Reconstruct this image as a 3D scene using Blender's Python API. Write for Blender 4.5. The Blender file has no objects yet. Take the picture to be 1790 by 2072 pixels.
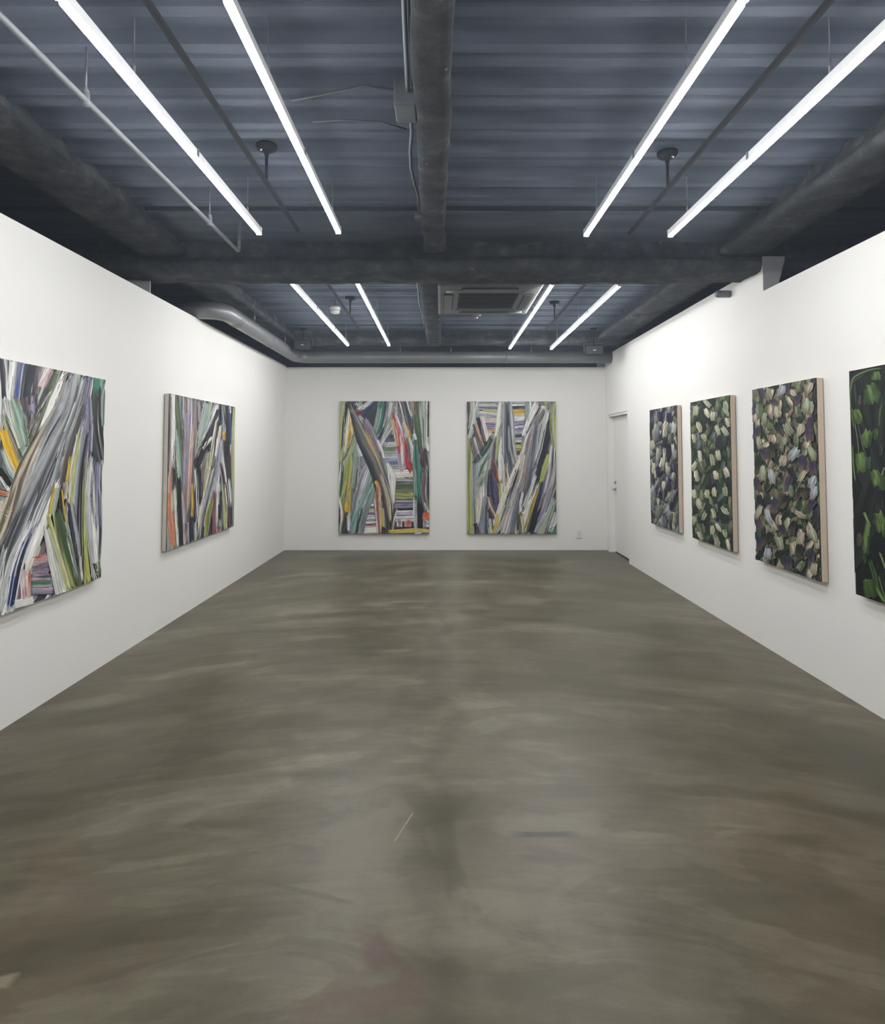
import bpy, bmesh, math, random
from mathutils import Vector, Matrix, noise

sc = bpy.context.scene
COL = sc.collection
rnd = random.Random(11)

# ------------------------------------------------------------------ camera, world, exposure
cam_data = bpy.data.cameras.new('camera')
cam = bpy.data.objects.new('camera', cam_data)
COL.objects.link(cam)
cam.location = (0.0, 0.0, 1.47)
cam.rotation_euler = (math.radians(90.0) + math.atan(55 / 1250), 0.0, 0.0)
cam_data.sensor_fit = 'HORIZONTAL'
cam_data.sensor_width = 36.0
cam_data.lens = 1250 / 1790 * 36.0
cam_data.shift_y = -181 / 1790
cam_data.clip_start = 0.02
sc.camera = cam

world = bpy.data.worlds.new('world')
sc.world = world
world.use_nodes = True
world.node_tree.nodes['Background'].inputs[0].default_value = (0.6, 0.7, 0.9, 1)
world.node_tree.nodes['Background'].inputs[1].default_value = 0.0
# thin blue-white haze added to imitate lens glow around the tube lights
_vs = world.node_tree.nodes.new('ShaderNodeVolumeScatter')
_vs.inputs['Density'].default_value = 0.008
_vs.inputs['Color'].default_value = (0.72, 0.84, 1.0, 1)
_vs.inputs['Anisotropy'].default_value = 0.35
world.node_tree.links.new(_vs.outputs[0], world.node_tree.nodes['World Output'].inputs['Volume'])

sc.view_settings.view_transform = 'Standard'
sc.view_settings.look = 'None'
sc.view_settings.gamma = 1.0
sc.view_settings.use_curve_mapping = False
sc.view_settings.exposure = 0.0
LAMP_STRENGTH = 78.0
LAMP_COLOR = (0.985, 0.99, 1.0, 1)

# ------------------------------------------------------------------ helpers
def lin(c):
    return tuple(((v / 255) / 12.92 if v / 255 <= 0.04045 else ((v / 255 + 0.055) / 1.055) ** 2.4) for v in c)

def link(o, parent=None):
    COL.objects.link(o)
    if parent is not None:
        o.parent = parent
    return o

def build(name, bm, mat, parent=None, smooth=False):
    me = bpy.data.meshes.new(name)
    bmesh.ops.recalc_face_normals(bm, faces=bm.faces)
    bm.to_mesh(me)
    bm.free()
    if smooth:
        for p in me.polygons:
            p.use_smooth = True
    o = bpy.data.objects.new(name, me)
    if mat is not None:
        me.materials.append(mat)
    return link(o, parent)

def tag(o, label=None, cat=None, group=None, kind=None):
    if label: o['label'] = label
    if cat: o['category'] = cat
    if group: o['group'] = group
    if kind: o['kind'] = kind
    return o

def empty(name, loc, rz=0.0):
    o = bpy.data.objects.new(name, None)
    COL.objects.link(o)
    o.location = loc
    o.rotation_euler = (0, 0, rz)
    o.empty_display_size = 0.1
    return o

def box(bm, x0, x1, y0, y1, z0, z1, bev=0.0):
    vs = [bm.verts.new(p) for p in ((x0, y0, z0), (x1, y0, z0), (x1, y1, z0), (x0, y1, z0),
                                    (x0, y0, z1), (x1, y0, z1), (x1, y1, z1), (x0, y1, z1))]
    fs = [bm.faces.new([vs[i] for i in f]) for f in
          ((3, 2, 1, 0), (4, 5, 6, 7), (0, 1, 5, 4), (1, 2, 6, 5), (2, 3, 7, 6), (3, 0, 4, 7))]
    if bev > 0:
        es = list({e for f in fs for e in f.edges})
        bmesh.ops.bevel(bm, geom=es, offset=bev, segments=2, affect='EDGES', profile=0.6)
    return bm

def boxes(*bs, bev=0.0):
    bm = bmesh.new()
    for b in bs:
        box(bm, *b, bev=bev)
    return bm

def tube(bm, pts, r, n=12, cap=True, rs=None):
    pts = [Vector(p) for p in pts]
    rings = []
    up = None
    for i, p in enumerate(pts):
        if i == 0: d = pts[1] - p
        elif i == len(pts) - 1: d = p - pts[-2]
        else: d = (pts[i + 1] - p).normalized() + (p - pts[i - 1]).normalized()
        d.normalize()
        if up is None:
            up = Vector((0, 0, 1)) if abs(d.z) < 0.9 else Vector((1, 0, 0))
        a = d.cross(up)
        if a.length < 1e-4:
            a = d.cross(Vector((0, 1, 0)))
        a.normalize()
        b = a.cross(d).normalized()
        up = b
        rr = rs[i] if rs else r
        rings.append([bm.verts.new(p + (a * math.cos(t) + b * math.sin(t)) * rr)
                      for t in (2 * math.pi * k / n for k in range(n))])
    for i in range(len(rings) - 1):
        for k in range(n):
            bm.faces.new((rings[i][k], rings[i][(k + 1) % n], rings[i + 1][(k + 1) % n], rings[i + 1][k]))
    if cap:
        bm.faces.new(rings[0][::-1])
        bm.faces.new(rings[-1])
    return bm

def lathe(bm, c, prof, n=24):
    """prof: (radius, z) list around a vertical axis at c"""
    rings = []
    for r, z in prof:
        rings.append([bm.verts.new((c[0] + max(r, 1e-4) * math.cos(2 * math.pi * k / n),
                                    c[1] + max(r, 1e-4) * math.sin(2 * math.pi * k / n), c[2] + z)) for k in range(n)])
    for i in range(len(rings) - 1):
        for k in range(n):
            bm.faces.new((rings[i][k], rings[i][(k + 1) % n], rings[i + 1][(k + 1) % n], rings[i + 1][k]))
    bm.faces.new(rings[0][::-1])
    bm.faces.new(rings[-1])
    return bm

# ------------------------------------------------------------------ materials
def new_mat(name):
    m = bpy.data.materials.new(name)
    m.use_nodes = True
    nt = m.node_tree
    return m, nt, nt.nodes['Principled BSDF']

def N(nt, t, **kw):
    n = nt.nodes.new(t)
    for k, v in kw.items():
        setattr(n, k, v)
    return n

def noise_node(nt, vec, scale, detail=4, rough=0.6, dist=0.0):
    n = N(nt, 'ShaderNodeTexNoise')
    n.inputs['Scale'].default_value = scale
    n.inputs['Detail'].default_value = detail
    n.inputs['Roughness'].default_value = rough
    n.inputs['Distortion'].default_value = dist
    if vec is not None:
        nt.links.new(vec, n.inputs['Vector'])
    return n.outputs['Fac']

def ramp(nt, fac, stops):
    r = N(nt, 'ShaderNodeValToRGB')
    el = r.color_ramp.elements
    while len(el) > 1:
        el.remove(el[-1])
    el[0].position = stops[0][0]
    el[0].color = (*stops[0][1], 1)
    for p, c in stops[1:]:
        e = el.new(p)
        e.color = (*c, 1)
    nt.links.new(fac, r.inputs[0])
    return r.outputs[0]

def mapping(nt, scale=(1, 1, 1), rot=(0, 0, 0), loc=(0, 0, 0), src='Object'):
    tc = N(nt, 'ShaderNodeTexCoord')
    mp = N(nt, 'ShaderNodeMapping')
    mp.inputs['Scale'].default_value = scale
    mp.inputs['Rotation'].default_value = rot
    mp.inputs['Location'].default_value = loc
    nt.links.new(tc.outputs[src], mp.inputs['Vector'])
    return mp.outputs[0]

def mix(nt, a, b, fac, mode='MIX'):
    m = N(nt, 'ShaderNodeMix', data_type='RGBA', blend_type=mode)
    for s, v in ((m.inputs[0], fac), (m.inputs[6], a), (m.inputs[7], b)):
        if hasattr(v, 'is_linked') or hasattr(v, 'links'):
            nt.links.new(v, s)
        elif isinstance(v, (int, float)):
            s.default_value = v
        else:
            s.default_value = (*v, 1)
    return m.outputs[2]

def mth(nt, op, a, b=None, c=None, clamp=False):
    m = N(nt, 'ShaderNodeMath', operation=op, use_clamp=clamp)
    for i, v in enumerate((a, b, c)):
        if v is None: continue
        if isinstance(v, (int, float)): m.inputs[i].default_value = v
        else: nt.links.new(v, m.inputs[i])
    return m.outputs[0]

def bump(nt, p, h, strength, dist=0.01):
    b = N(nt, 'ShaderNodeBump')
    b.inputs['Strength'].default_value = strength
    b.inputs['Distance'].default_value = dist
    nt.links.new(h, b.inputs['Height'])
    nt.links.new(b.outputs[0], p.inputs['Normal'])

def plain(name, c, rough=0.5, metal=0.0, var=0.06, nscale=8.0, bmp=0.0, spec=0.5):
    m, nt, p = new_mat(name)
    v = mapping(nt)
    f = noise_node(nt, v, nscale)
    a = tuple(max(0, x * (1 - var)) for x in c)
    b = tuple(min(1, x * (1 + var)) for x in c)
    nt.links.new(ramp(nt, f, [(0.3, a), (0.7, b)]), p.inputs['Base Color'])
    p.inputs['Roughness'].default_value = rough
    p.inputs['Metallic'].default_value = metal
    p.inputs['Specular IOR Level'].default_value = spec
    if bmp:
        bump(nt, p, noise_node(nt, v, nscale * 12, 3), bmp, 0.002)
    return m

def emit(name, c, s):
    m, nt, p = new_mat(name)
    p.inputs['Base Color'].default_value = (0.8, 0.8, 0.8, 1)
    p.inputs['Emission Color'].default_value = c
    p.inputs['Emission Strength'].default_value = s
    return m

M = {}
M['wall'] = plain('white_wall_paint', (0.797, 0.79, 0.762), 0.75, var=0.012, nscale=1.5, bmp=0.08, spec=0.25)
M['door'] = plain('door_white', (0.80, 0.79, 0.76), 0.5, var=0.01)
M['gypsum'] = plain('gypsum_board', (0.38, 0.39, 0.40), 0.8, var=0.04)
M['outer'] = plain('dark_outer_wall', lin((84, 90, 104)), 0.9, var=0.15)
M['lamp_body'] = plain('lamp_housing', (0.75, 0.76, 0.77), 0.4, var=0.02)
M['black'] = plain('black_metal', (0.012, 0.013, 0.016), 0.75, var=0.1, spec=0.12)
M['wire'] = plain('steel_wire', (0.35, 0.37, 0.40), 0.4, 0.6)
M['pipe'] = plain('grey_pipe_paint', (0.20, 0.215, 0.23), 0.5, var=0.1)
M['conduit'] = plain('conduit_paint', (0.14, 0.15, 0.165), 0.5, var=0.12)
M['duct'] = plain('duct_metal', (0.20, 0.207, 0.214), 0.38, 0.2, var=0.10, nscale=5)
M['ac'] = plain('ac_panel', (0.15, 0.155, 0.155), 0.5, var=0.03)
M['ac_dark'] = plain('ac_grille', (0.03, 0.034, 0.036), 0.6, var=0.1)
M['ac_light'] = plain('ac_edge', (0.32, 0.33, 0.33), 0.4, var=0.03)
M['plastic'] = plain('white_plastic', (0.74, 0.74, 0.72), 0.35, var=0.01)
M['chrome'] = plain('chrome', (0.55, 0.55, 0.54), 0.22, 1.0, var=0.03)
M['gap'] = plain('gap_black', (0.01, 0.01, 0.01), 0.9)
M['linen'] = plain('linen_canvas', lin((205, 188, 168)), 0.9, var=0.05, nscale=60, bmp=0.2)
M['canvas'] = plain('primed_canvas', lin((205, 198, 186)), 0.85, var=0.10, nscale=10, bmp=0.15)
M['emit'] = emit('lamp_diffuser', LAMP_COLOR, LAMP_STRENGTH)

def fireproof_mat():
    m, nt, p = new_mat('sprayed_fireproofing')
    v = mapping(nt)
    f = noise_node(nt, v, 6.0, 6, 0.65)
    g = noise_node(nt, v, 45.0, 5, 0.7)
    c = ramp(nt, f, [(0.25, lin((50, 52, 56))), (0.55, lin((78, 80, 83))), (0.8, lin((120, 120, 119)))])
    # small pale chips where the black paint flaked off
    ch = ramp(nt, noise_node(nt, v, 22.0, 2, 0.5), [(0.735, (0, 0, 0)), (0.76, (1, 1, 1))])
    nt.links.new(mix(nt, c, (0.33, 0.32, 0.30), mth(nt, 'MULTIPLY', ch, 0.45)), p.inputs['Base Color'])
    p.inputs['Roughness'].default_value = 0.95
    p.inputs['Specular IOR Level'].default_value = 0.2
    bump(nt, p, mth(nt, 'ADD', g, f), 0.9, 0.02)
    return m
M['fire'] = fireproof_mat()

def deck_mat():
    m, nt, p = new_mat('painted_steel_deck')
    v = mapping(nt, (0.6, 3, 1))
    f = noise_node(nt, v, 2.0, 5, 0.6)
    c = ramp(nt, f, [(0.25, lin((80, 87, 100))), (0.55, lin((101, 109, 124))), (0.8, lin((120, 129, 146)))])
    nt.links.new(c, p.inputs['Base Color'])
    p.inputs['Roughness'].default_value = 0.6
    p.inputs['Specular IOR Level'].default_value = 0.3
    bump(nt, p, noise_node(nt, mapping(nt, (1, 12, 1)), 3.0, 4), 0.25, 0.006)
    return m
M['deck'] = deck_mat()

def floor_mat():
    m, nt, p = new_mat('trowelled_concrete')
    tc = N(nt, 'ShaderNodeTexCoord')
    sep = N(nt, 'ShaderNodeSeparateXYZ')
    nt.links.new(tc.outputs['Object'], sep.inputs[0])
    X, Y = sep.outputs[0], sep.outputs[1]
    # trowel sweeps: arcs centred on the seam, stretched sideways
    arc = mth(nt, 'ADD', Y, mth(nt, 'MULTIPLY', mth(nt, 'MULTIPLY', X, X), 0.10))
    cv = N(nt, 'ShaderNodeCombineXYZ')
    nt.links.new(mth(nt, 'MULTIPLY', X, 0.62), cv.inputs[0])
    nt.links.new(mth(nt, 'MULTIPLY', arc, 1.8), cv.inputs[1])
    sweep = noise_node(nt, cv.outputs[0], 1.25, 4, 0.55, 0.7)
    cv2 = N(nt, 'ShaderNodeCombineXYZ')
    nt.links.new(mth(nt, 'MULTIPLY', X, 1.1), cv2.inputs[0])
    nt.links.new(mth(nt, 'MULTIPLY', arc, 4.0), cv2.inputs[1])
    fine = noise_node(nt, cv2.outputs[0], 2.2, 6, 0.68, 1.4)
    lap = N(nt, 'ShaderNodeMapRange', interpolation_type='SMOOTHSTEP')      # hard lapped edges where one trowel pass overran another
    nt.links.new(noise_node(nt, cv.outputs[0], 1.9, 5, 0.55, 1.3), lap.inputs[0])
    lap.inputs[1].default_value = 0.485; lap.inputs[2].default_value = 0.525
    lap.inputs[3].default_value = -0.021; lap.inputs[4].default_value = 0.021
    big = noise_node(nt, tc.outputs['Object'], 0.55, 3, 0.5, 0.6)
    grain = noise_node(nt, tc.outputs['Object'], 160.0, 2, 0.6)
    s = mth(nt, 'ADD', mth(nt, 'MULTIPLY', sweep, 0.36), mth(nt, 'MULTIPLY', fine, 0.21))
    mid = noise_node(nt, tc.outputs['Object'], 2.3, 5, 0.6, 0.8)
    s = mth(nt, 'ADD', s, mth(nt, 'MULTIPLY', big, 0.22))
    s = mth(nt, 'ADD', s, mth(nt, 'MULTIPLY', mid, 0.18))
    s = mth(nt, 'ADD', s, lap.outputs[0])
    c = ramp(nt, s, [(0.38, lin((95, 88, 68))), (0.46, lin((118, 109, 90))), (0.52, lin((134, 127, 110))), (0.60, lin((166, 160, 146)))])
    # a long wandering seam of smeared cement along the middle of the room
    wob = mth(nt, 'MULTIPLY', mth(nt, 'SUBTRACT', noise_node(nt, tc.outputs['Object'], 1.6, 4, 0.6), 0.5), 0.8)
    d = mth(nt, 'ABSOLUTE', mth(nt, 'SUBTRACT', mth(nt, 'ADD', X, wob), 0.12))
    seam = mth(nt, 'SUBTRACT', 1.0, mth(nt, 'DIVIDE', d, 0.13), clamp=True)
    seam = mth(nt, 'MULTIPLY', seam, mth(nt, 'MULTIPLY', noise_node(nt, tc.outputs['Object'], 4.0, 4, 0.7), 0.55))
    c = mix(nt, c, lin((150, 146, 136)), seam)
    d2 = mth(nt, 'ABSOLUTE', mth(nt, 'SUBTRACT', mth(nt, 'ADD', X, wob), -0.02))
    dk = mth(nt, 'MULTIPLY', mth(nt, 'SUBTRACT', 1.0, mth(nt, 'DIVIDE', d2, 0.11), clamp=True), 0.35)
    c = mix(nt, c, lin((92, 85, 70)), dk)
    # one-off marks: (x, y, half length, half width, angle, colour, strength, ragged)
    for (mx, my, hl, hw, ang, col, st, rag) in FLOOR_MARKS:
        ca, sa = math.cos(ang), math.sin(ang)
        rx = mth(nt, 'SUBTRACT', X, mx)
        ry = mth(nt, 'SUBTRACT', Y, my)
        u = mth(nt, 'ADD', mth(nt, 'MULTIPLY', rx, ca), mth(nt, 'MULTIPLY', ry, sa))
        w = mth(nt, 'SUBTRACT', mth(nt, 'MULTIPLY', ry, ca), mth(nt, 'MULTIPLY', rx, sa))
        e = mth(nt, 'MAXIMUM', mth(nt, 'DIVIDE', mth(nt, 'ABSOLUTE', u), hl), mth(nt, 'DIVIDE', mth(nt, 'ABSOLUTE', w), hw))
        if rag:
            e = mth(nt, 'ADD', e, mth(nt, 'MULTIPLY', mth(nt, 'SUBTRACT', noise_node(nt, tc.outputs['Object'], 6.0, 4, 0.6), 0.5), rag))
        k = mth(nt, 'MULTIPLY', mth(nt, 'SUBTRACT', 1.0, e), 2.2 if rag else 6.0, clamp=True)
        c = mix(nt, c, lin(col), mth(nt, 'MULTIPLY', k, st))
    g2 = ramp(nt, grain, [(0.3, (0.93, 0.93, 0.93)), (0.7, (1.06, 1.06, 1.06))])
    c = mix(nt, c, g2, 1.0, 'MULTIPLY')
    nt.links.new(mix(nt, c, FLOOR_TINT, 1.0, 'MULTIPLY'), p.inputs['Base Color'])
    r = N(nt, 'ShaderNodeMapRange')
    nt.links.new(s, r.inputs[0])
    r.inputs[1].default_value = 0.3; r.inputs[2].default_value = 0.7
    r.inputs[3].default_value = 0.33; r.inputs[4].default_value = 0.45
    nt.links.new(r.outputs[0], p.inputs['Roughness'])
    p.inputs['Specular IOR Level'].default_value = 0.45
    bump(nt, p, fine, 0.05, 0.01)
    return m
FLOOR_TINT = (0.47, 0.457, 0.39)
FLOOR_MARKS = [
    (-0.15, 2.48, 0.105, 0.0035, 1.25, (205, 190, 150), 0.8, 0.0),      # pale scratch
    (0.42, 2.50, 0.24, 0.07, 0.05, (156, 150, 136), 0.5, 2.6),          # smear
    (0.39, 2.43, 0.13, 0.022, 0.0, (78, 78, 72), 0.9, 0.9),             # dark filled crack
    (-0.19, 1.88, 0.05, 0.09, 0.5, (108, 74, 62), 0.7, 2.2),            # reddish stain
    (-0.19, 1.72, 0.20, 0.06, 0.3, (118, 90, 78), 0.6, 2.8),           # its tail
    (-1.23, 1.77, 0.045, 0.026, 0.2, (200, 192, 172), 0.6, 1.4),         # pale chip near the left
    (-0.28, 2.35, 0.18, 0.42, 0.1, (148, 141, 124), 0.45, 2.6),         # light patch mid floor
    (0.25, 3.35, 0.10, 0.09, 0.3, (160, 156, 146), 0.5, 2.6),           # light smear on the seam
    (0.02, 2.35, 0.05, 0.34, 0.15, (84, 77, 58), 0.45, 2.4),            # dark streak beside it
    (-0.45, 2.12, 0.22, 0.012, -0.3, (92, 85, 68), 0.5, 1.8),           # scuffed edge
]
M['floor'] = floor_mat()

def paint_mat(name, rough, spec):
    m, nt, p = new_mat(name)
    at = N(nt, 'ShaderNodeAttribute', attribute_name='pigment')
    uv = N(nt, 'ShaderNodeUVMap', uv_map='stroke')
    mp = N(nt, 'ShaderNodeMapping')
    mp.inputs['Scale'].default_value = (1, 0.05, 1)
    nt.links.new(uv.outputs[0], mp.inputs[0])
    f = noise_node(nt, mp.outputs[0], 180.0, 3, 0.6)       # bristle streaks along each stroke
    g = ramp(nt, f, [(0.3, (0.62, 0.62, 0.63)), (0.5, (1, 1, 1)), (0.72, (1.28, 1.27, 1.26))])
    nt.links.new(mix(nt, at.outputs['Color'], g, 1.0, 'MULTIPLY'), p.inputs['Base Color'])
    p.inputs['Roughness'].default_value = rough
    p.inputs['Specular IOR Level'].default_value = spec
    bump(nt, p, f, 0.35, 0.004)
    return m
M['paint'] = paint_mat('oil_paint', 0.42, 0.35)
M['paint_matt'] = paint_mat('thin_paint', 0.6, 0.25)

# ------------------------------------------------------------------ structure
XL, XR, YB = -2.315, 2.41, 9.13
YF = -2.6                       # wall behind the camera
ZLOW, ZC = 2.70, 3.09           # partition top, deck rib soffit
OUT_L, OUT_R, OUT_B = -3.1, 3.2, 9.75

tag(build('floor', boxes((OUT_L, OUT_R, YF - .1, OUT_B, -0.1, 0)), M['floor']), kind='structure')
tag(build('wall_left', boxes((XL - .12, XL, YF, YB, 0, 2.71)), M['wall']), kind='structure')
tag(build('wall_back', boxes((XL - .12, XR + .17, YB, YB + .12, 0, 2.695)), M['wall']), kind='structure')
DY0, DY1, DZ = 8.05, 8.985, 1.985
wr = boxes((XR, XR + .12, YF, 4.60, 0, 2.662), (XR, XR + .10, 4.60, DY0, 0, 2.86),
           (XR, XR + .12, DY1, YB, 0, 2.86), (XR, XR + .12, DY0, DY1, DZ, 2.86))
tag(build('wall_right', wr, M['wall']), kind='structure')
tag(build('wall_front', boxes((OUT_L, OUT_R, YF - .1, YF, 0, 3.3)), M['wall']), kind='structure')
tag(build('wall_outer_left', boxes((OUT_L - .1, OUT_L, YF, OUT_B, 0, 3.3)), M['outer']), kind='structure')
tag(build('wall_outer_right', boxes((OUT_R, OUT_R + .1, YF, OUT_B, 0, 3.3)), M['outer']), kind='structure')
tag(build('wall_outer_back', boxes((OUT_L, OUT_R, OUT_B, OUT_B + .1, 0, 3.3)), M['outer']), kind='structure')

# grey board closing the end of the tall right wall, with a raked cut
bm = bmesh.new()
pr = [(XR + .001, 2.662), (XR + .10, 2.662), (XR + .165, 2.90), (XR + .165, 2.925), (XR + .001, 2.925)]
a = [bm.verts.new((x, 4.592, z)) for x, z in pr]
b = [bm.verts.new((x, 4.604, z)) for x, z in pr]
bm.faces.new(a); bm.faces.new(b[::-1])
for i in range(5):
    bm.faces.new((a[i], b[i], b[(i + 1) % 5], a[(i + 1) % 5]))
tag(build('trim_1', bm, M['gypsum']), kind='structure')
tag(build('trim_2', boxes((-2.72, -2.325, 4.86, 4.872, 2.71, 2.86)), M['gypsum']), kind='structure')
tag(build('trim_3', boxes((XR - .12, XR, YB - .01, YB + .0, 2.695, 2.86)), M['gypsum']), kind='structure')

# corrugated deck: ribs run across the room
bm = bmesh.new()
prof = []
per = 0.30
y = YF - 0.1
while y < OUT_B + .1:
    prof += [(y, ZC), (y + .055, ZC), (y + .065, ZC + .012), (y + .08, ZC + .012), (y + .09, ZC), (y + .145, ZC),
             (y + .17, ZC + .048), (y + .275, ZC + .048)]
    y += per
lo = [bm.verts.new((OUT_L, yy, zz)) for yy, zz in prof]
hi = [bm.verts.new((OUT_R, yy, zz)) for yy, zz in prof]
for i in range(len(prof) - 1):
    bm.faces.new((lo[i], hi[i], hi[i + 1], lo[i + 1]))
box(bm, OUT_L, OUT_R, YF - .1, OUT_B, ZC + .07, ZC + .2)
ceil = tag(build('ceiling', bm, M['deck']), kind='structure')

def fire_beam(name, axis, prof, t0, t1, amp=0.018, seg=0.05, seed=0, off=(0, 0)):
    """sprayed steel beam: a closed profile (across, z) swept along an axis with lumpy noise"""
    bm = bmesh.new()
    pp = []
    for i, (a, z) in enumerate(prof):                 # resample the outline
        b = prof[(i + 1) % len(prof)]
        n = max(1, int(math.hypot(b[0] - a, b[1] - z) / 0.03))
        pp += [(a + (b[0] - a) * k / n, z + (b[1] - z) * k / n) for k in range(n)]
    for _ in range(2):                                # round the corners
        pp = [((pp[i - 1][0] + 2 * pp[i][0] + pp[(i + 1) % len(pp)][0]) / 4,
               (pp[i - 1][1] + 2 * pp[i][1] + pp[(i + 1) % len(pp)][1]) / 4) for i in range(len(pp))]
    n = int((t1 - t0) / seg)
    rings = []
    for k in range(n + 1):
        t = t0 + (t1 - t0) * k / n
        f = k / n
        r = []
        for a, z in pp:
            a2 = a + off[0] + (off[1] - off[0]) * f
            p = Vector((a2, t, z)) if axis == 'Y' else Vector((t, a2, z))
            d = noise.noise_vector(p * 3.2 + Vector((seed, 0, 0))) * amp + noise.noise_vector(p * 11 + Vector((0, seed, 0))) * amp * 0.45
            r.append(bm.verts.new(p + d))
        rings.append(r)
    m = len(pp)
    for k in range(n):
        for i in range(m):
            bm.faces.new((rings[k][i], rings[k][(i + 1) % m], rings[k + 1][(i + 1) % m], rings[k + 1][i]))
    bm.faces.new(rings[0]); bm.faces.new(rings[-1][::-1])
    o = build(name, bm, M['fire'], smooth=True)
    return tag(o, kind='structure')

zt = ZC + .06
def ibeam(c, half, web, zb, zf):
    return [(c - half, zb), (c + half, zb), (c + half, zf), (c + web, zf + .03), (c + web, zt), (c - web, zt), (c - web, zf + .03), (c - half, zf)]
fire_beam('ceiling_beam', 'X', ibeam(4.80, .19, .08, 2.815, 2.915), OUT_L + .02, OUT_R - .02, seed=1)
fire_beam('ceiling_beam', 'X', ibeam(8.36, .14, .07, 2.90, 2.98), OUT_L + .02, OUT_R - .02, seed=5, seg=.08)
fire_beam('ceiling_beam', 'Y', ibeam(0, .083, .06, 2.94, 3.0), YF, 4.62, amp=.014, seed=9, off=(.03, -.068))
fire_beam('ceiling_beam', 'Y', ibeam(-.112, .10, .05, 2.86, 2.94), 5.0, 8.3, amp=.012, seed=13)
fire_beam('ceiling_beam', 'Y', ibeam(2.28, .19, .12, 2.945, 3.0), YF, 4.66, amp=.007, seed=17)
fire_beam('ceiling_beam', 'Y', ibeam(-2.14, .19, .12, 2.945, 3.0), YF, 4.66, amp=.007, seed=21)
fire_beam('ceiling_beam', 'Y', ibeam(2.26, .19, .12, 2.945, 3.0), 4.98, 8.3, amp=.009, seed=25, seg=.08)
fire_beam('ceiling_beam', 'Y', ibeam(-2.16, .19, .12, 2.945, 3.0), 4.98, 8.3, amp=.009, seed=29, seg=.08)
# flat closure plates where the deck meets the beams
tag(build('trim_4', boxes((OUT_L, OUT_R, 4.12, 5.12, ZC - .012, ZC - .002)), M['deck']), kind='structure')
tag(build('trim_5', boxes((OUT_L, OUT_R, 7.98, 8.7, ZC - .012, ZC - .002)), M['deck']), kind='structure')

# door in the right wall: recessed leaf, lever and lock
door = tag(build('door_1', boxes((XR + .075, XR + .115, DY0 + .002, DY1 - .035, 0.016, DZ - .045), bev=.002), M['door']), kind='structure')
build('door_frame', boxes((XR + .001, XR + .118, DY1 - .032, DY1, 0, DZ), (XR + .001, XR + .118, DY0, DY1 - .032, DZ - .04, DZ),
                          (XR - .012, XR + .001, DY0, DY1 + .03, DZ - .01, DZ + .032), (XR - .006, XR + .001, DY1 - .005, DY1 + .03, 0, DZ - .01)), M['door'], door)
build('door_gap', boxes((XR + .085, XR + .12, DY0 + .002, DY1 - .035, 0, 0.0155), (XR + .121, XR + .13, DY0 - .02, DY1 + .02, 0, DZ + .02)), M['gap'], door)
bm = bmesh.new()
tube(bm, [(XR + .076, 8.885, .905), (XR + .066, 8.885, .905)], .026, 20)
tube(bm, [(XR + .07, 8.885, .905), (XR + .03, 8.885, .905), (XR + .022, 8.875, .905), (XR + .02, 8.77, .902)], .0095, 12)
build('door_handle', bm, M['chrome'], door, True)
bm = bmesh.new()
tube(bm, [(XR + .076, 8.885, 1.0), (XR + .066, 8.885, 1.0), (XR + .060, 8.885, 1.0)], .024, 20, rs=[.026, .026, .020])
box(bm, XR + .045, XR + .062, 8.882, 8.888, .988, 1.012)
build('door_lock', bm, M['chrome'], door)

# ------------------------------------------------------------------ ceiling services
def light_row(x, y0, y1, z, nseg, label, hang):
    o = empty('linear_light', (x, y0, z))
    L = y1 - y0
    hb = bmesh.new()
    box(hb, -.0135, .0135, 0.0, L, .010, .040, bev=.003)
    box(hb, -.015, .015, 0.0, L, .0036, .010)
    build('housing', hb, M['lamp_body'], o)
    s = L / nseg
    for k in range(nseg):
        bm = bmesh.new()
        # rounded lens, open to the sides
        pr = [(-.0135, .0035), (-.0135, -.003), (-.009, -.0085), (0, -.0105), (.009, -.0085), (.0135, -.003), (.0135, .0035)]
        a = [bm.verts.new((px, k * s + .012, pz)) for px, pz in pr]
        b = [bm.verts.new((px, (k + 1) * s - .012, pz)) for px, pz in pr]
        for i in range(len(pr)):
            j = (i + 1) % len(pr)
            bm.faces.new((a[i], a[j], b[j], b[i]))
        bm.faces.new(a); bm.faces.new(b[::-1])
        build('diffuser', bm, M['emit'], o)
    for k in range(1, nseg):
        build('joint_clip', boxes((-.017, .017, k * s - .008, k * s + .008, .006, .043)), M['conduit'], o)
    for yy in (0, L):
        build('end_cap', boxes((-.017, .017, yy - .006 if yy == 0 else yy - .010, yy + .010 if yy == 0 else yy + .006, -.010, .041), bev=.003), M['lamp_body'], o)
    for hy in hang:
        bm = bmesh.new()
        zt_ = 3.10 - z
        tube(bm, [(0, hy - y0, .04), (0, hy - y0, zt_)], .0025, 6)
        tube(bm, [(0, hy - y0, .04), (0, hy - y0, .075)], .007, 8)
        build('hanger', bm, M['wire'], o)
    tag(o, label, 'ceiling light', 'linear lights under the dark ceiling')
    return o
ZL = 2.83
near_h = (1.0, 2.25, 3.6)
far_h = (5.3, 6.6, 7.85)
light_row(-1.155, .80, 3.84, ZL, 3, 'long glowing tube light nearest the left wall in the front bay', near_h)
light_row(-.652, .80, 3.82, ZL, 3, 'long glowing tube light just left of the middle beam in the front bay', near_h)
light_row(.912, .80, 3.87, ZL, 3, 'long glowing tube light just right of the middle beam in the front bay', near_h)
light_row(1.45, .80, 3.88, ZL, 3, 'long glowing tube light nearest the right wall in the front bay', near_h)
light_row(-1.235, 4.96, 8.0, ZL, 3, 'tube light nearest the left wall in the far bay beyond the cross beam', far_h)
light_row(-.698, 4.97, 8.0, ZL, 3, 'tube light just left of the middle beam in the far bay, beyond the cross beam', far_h)
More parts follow.
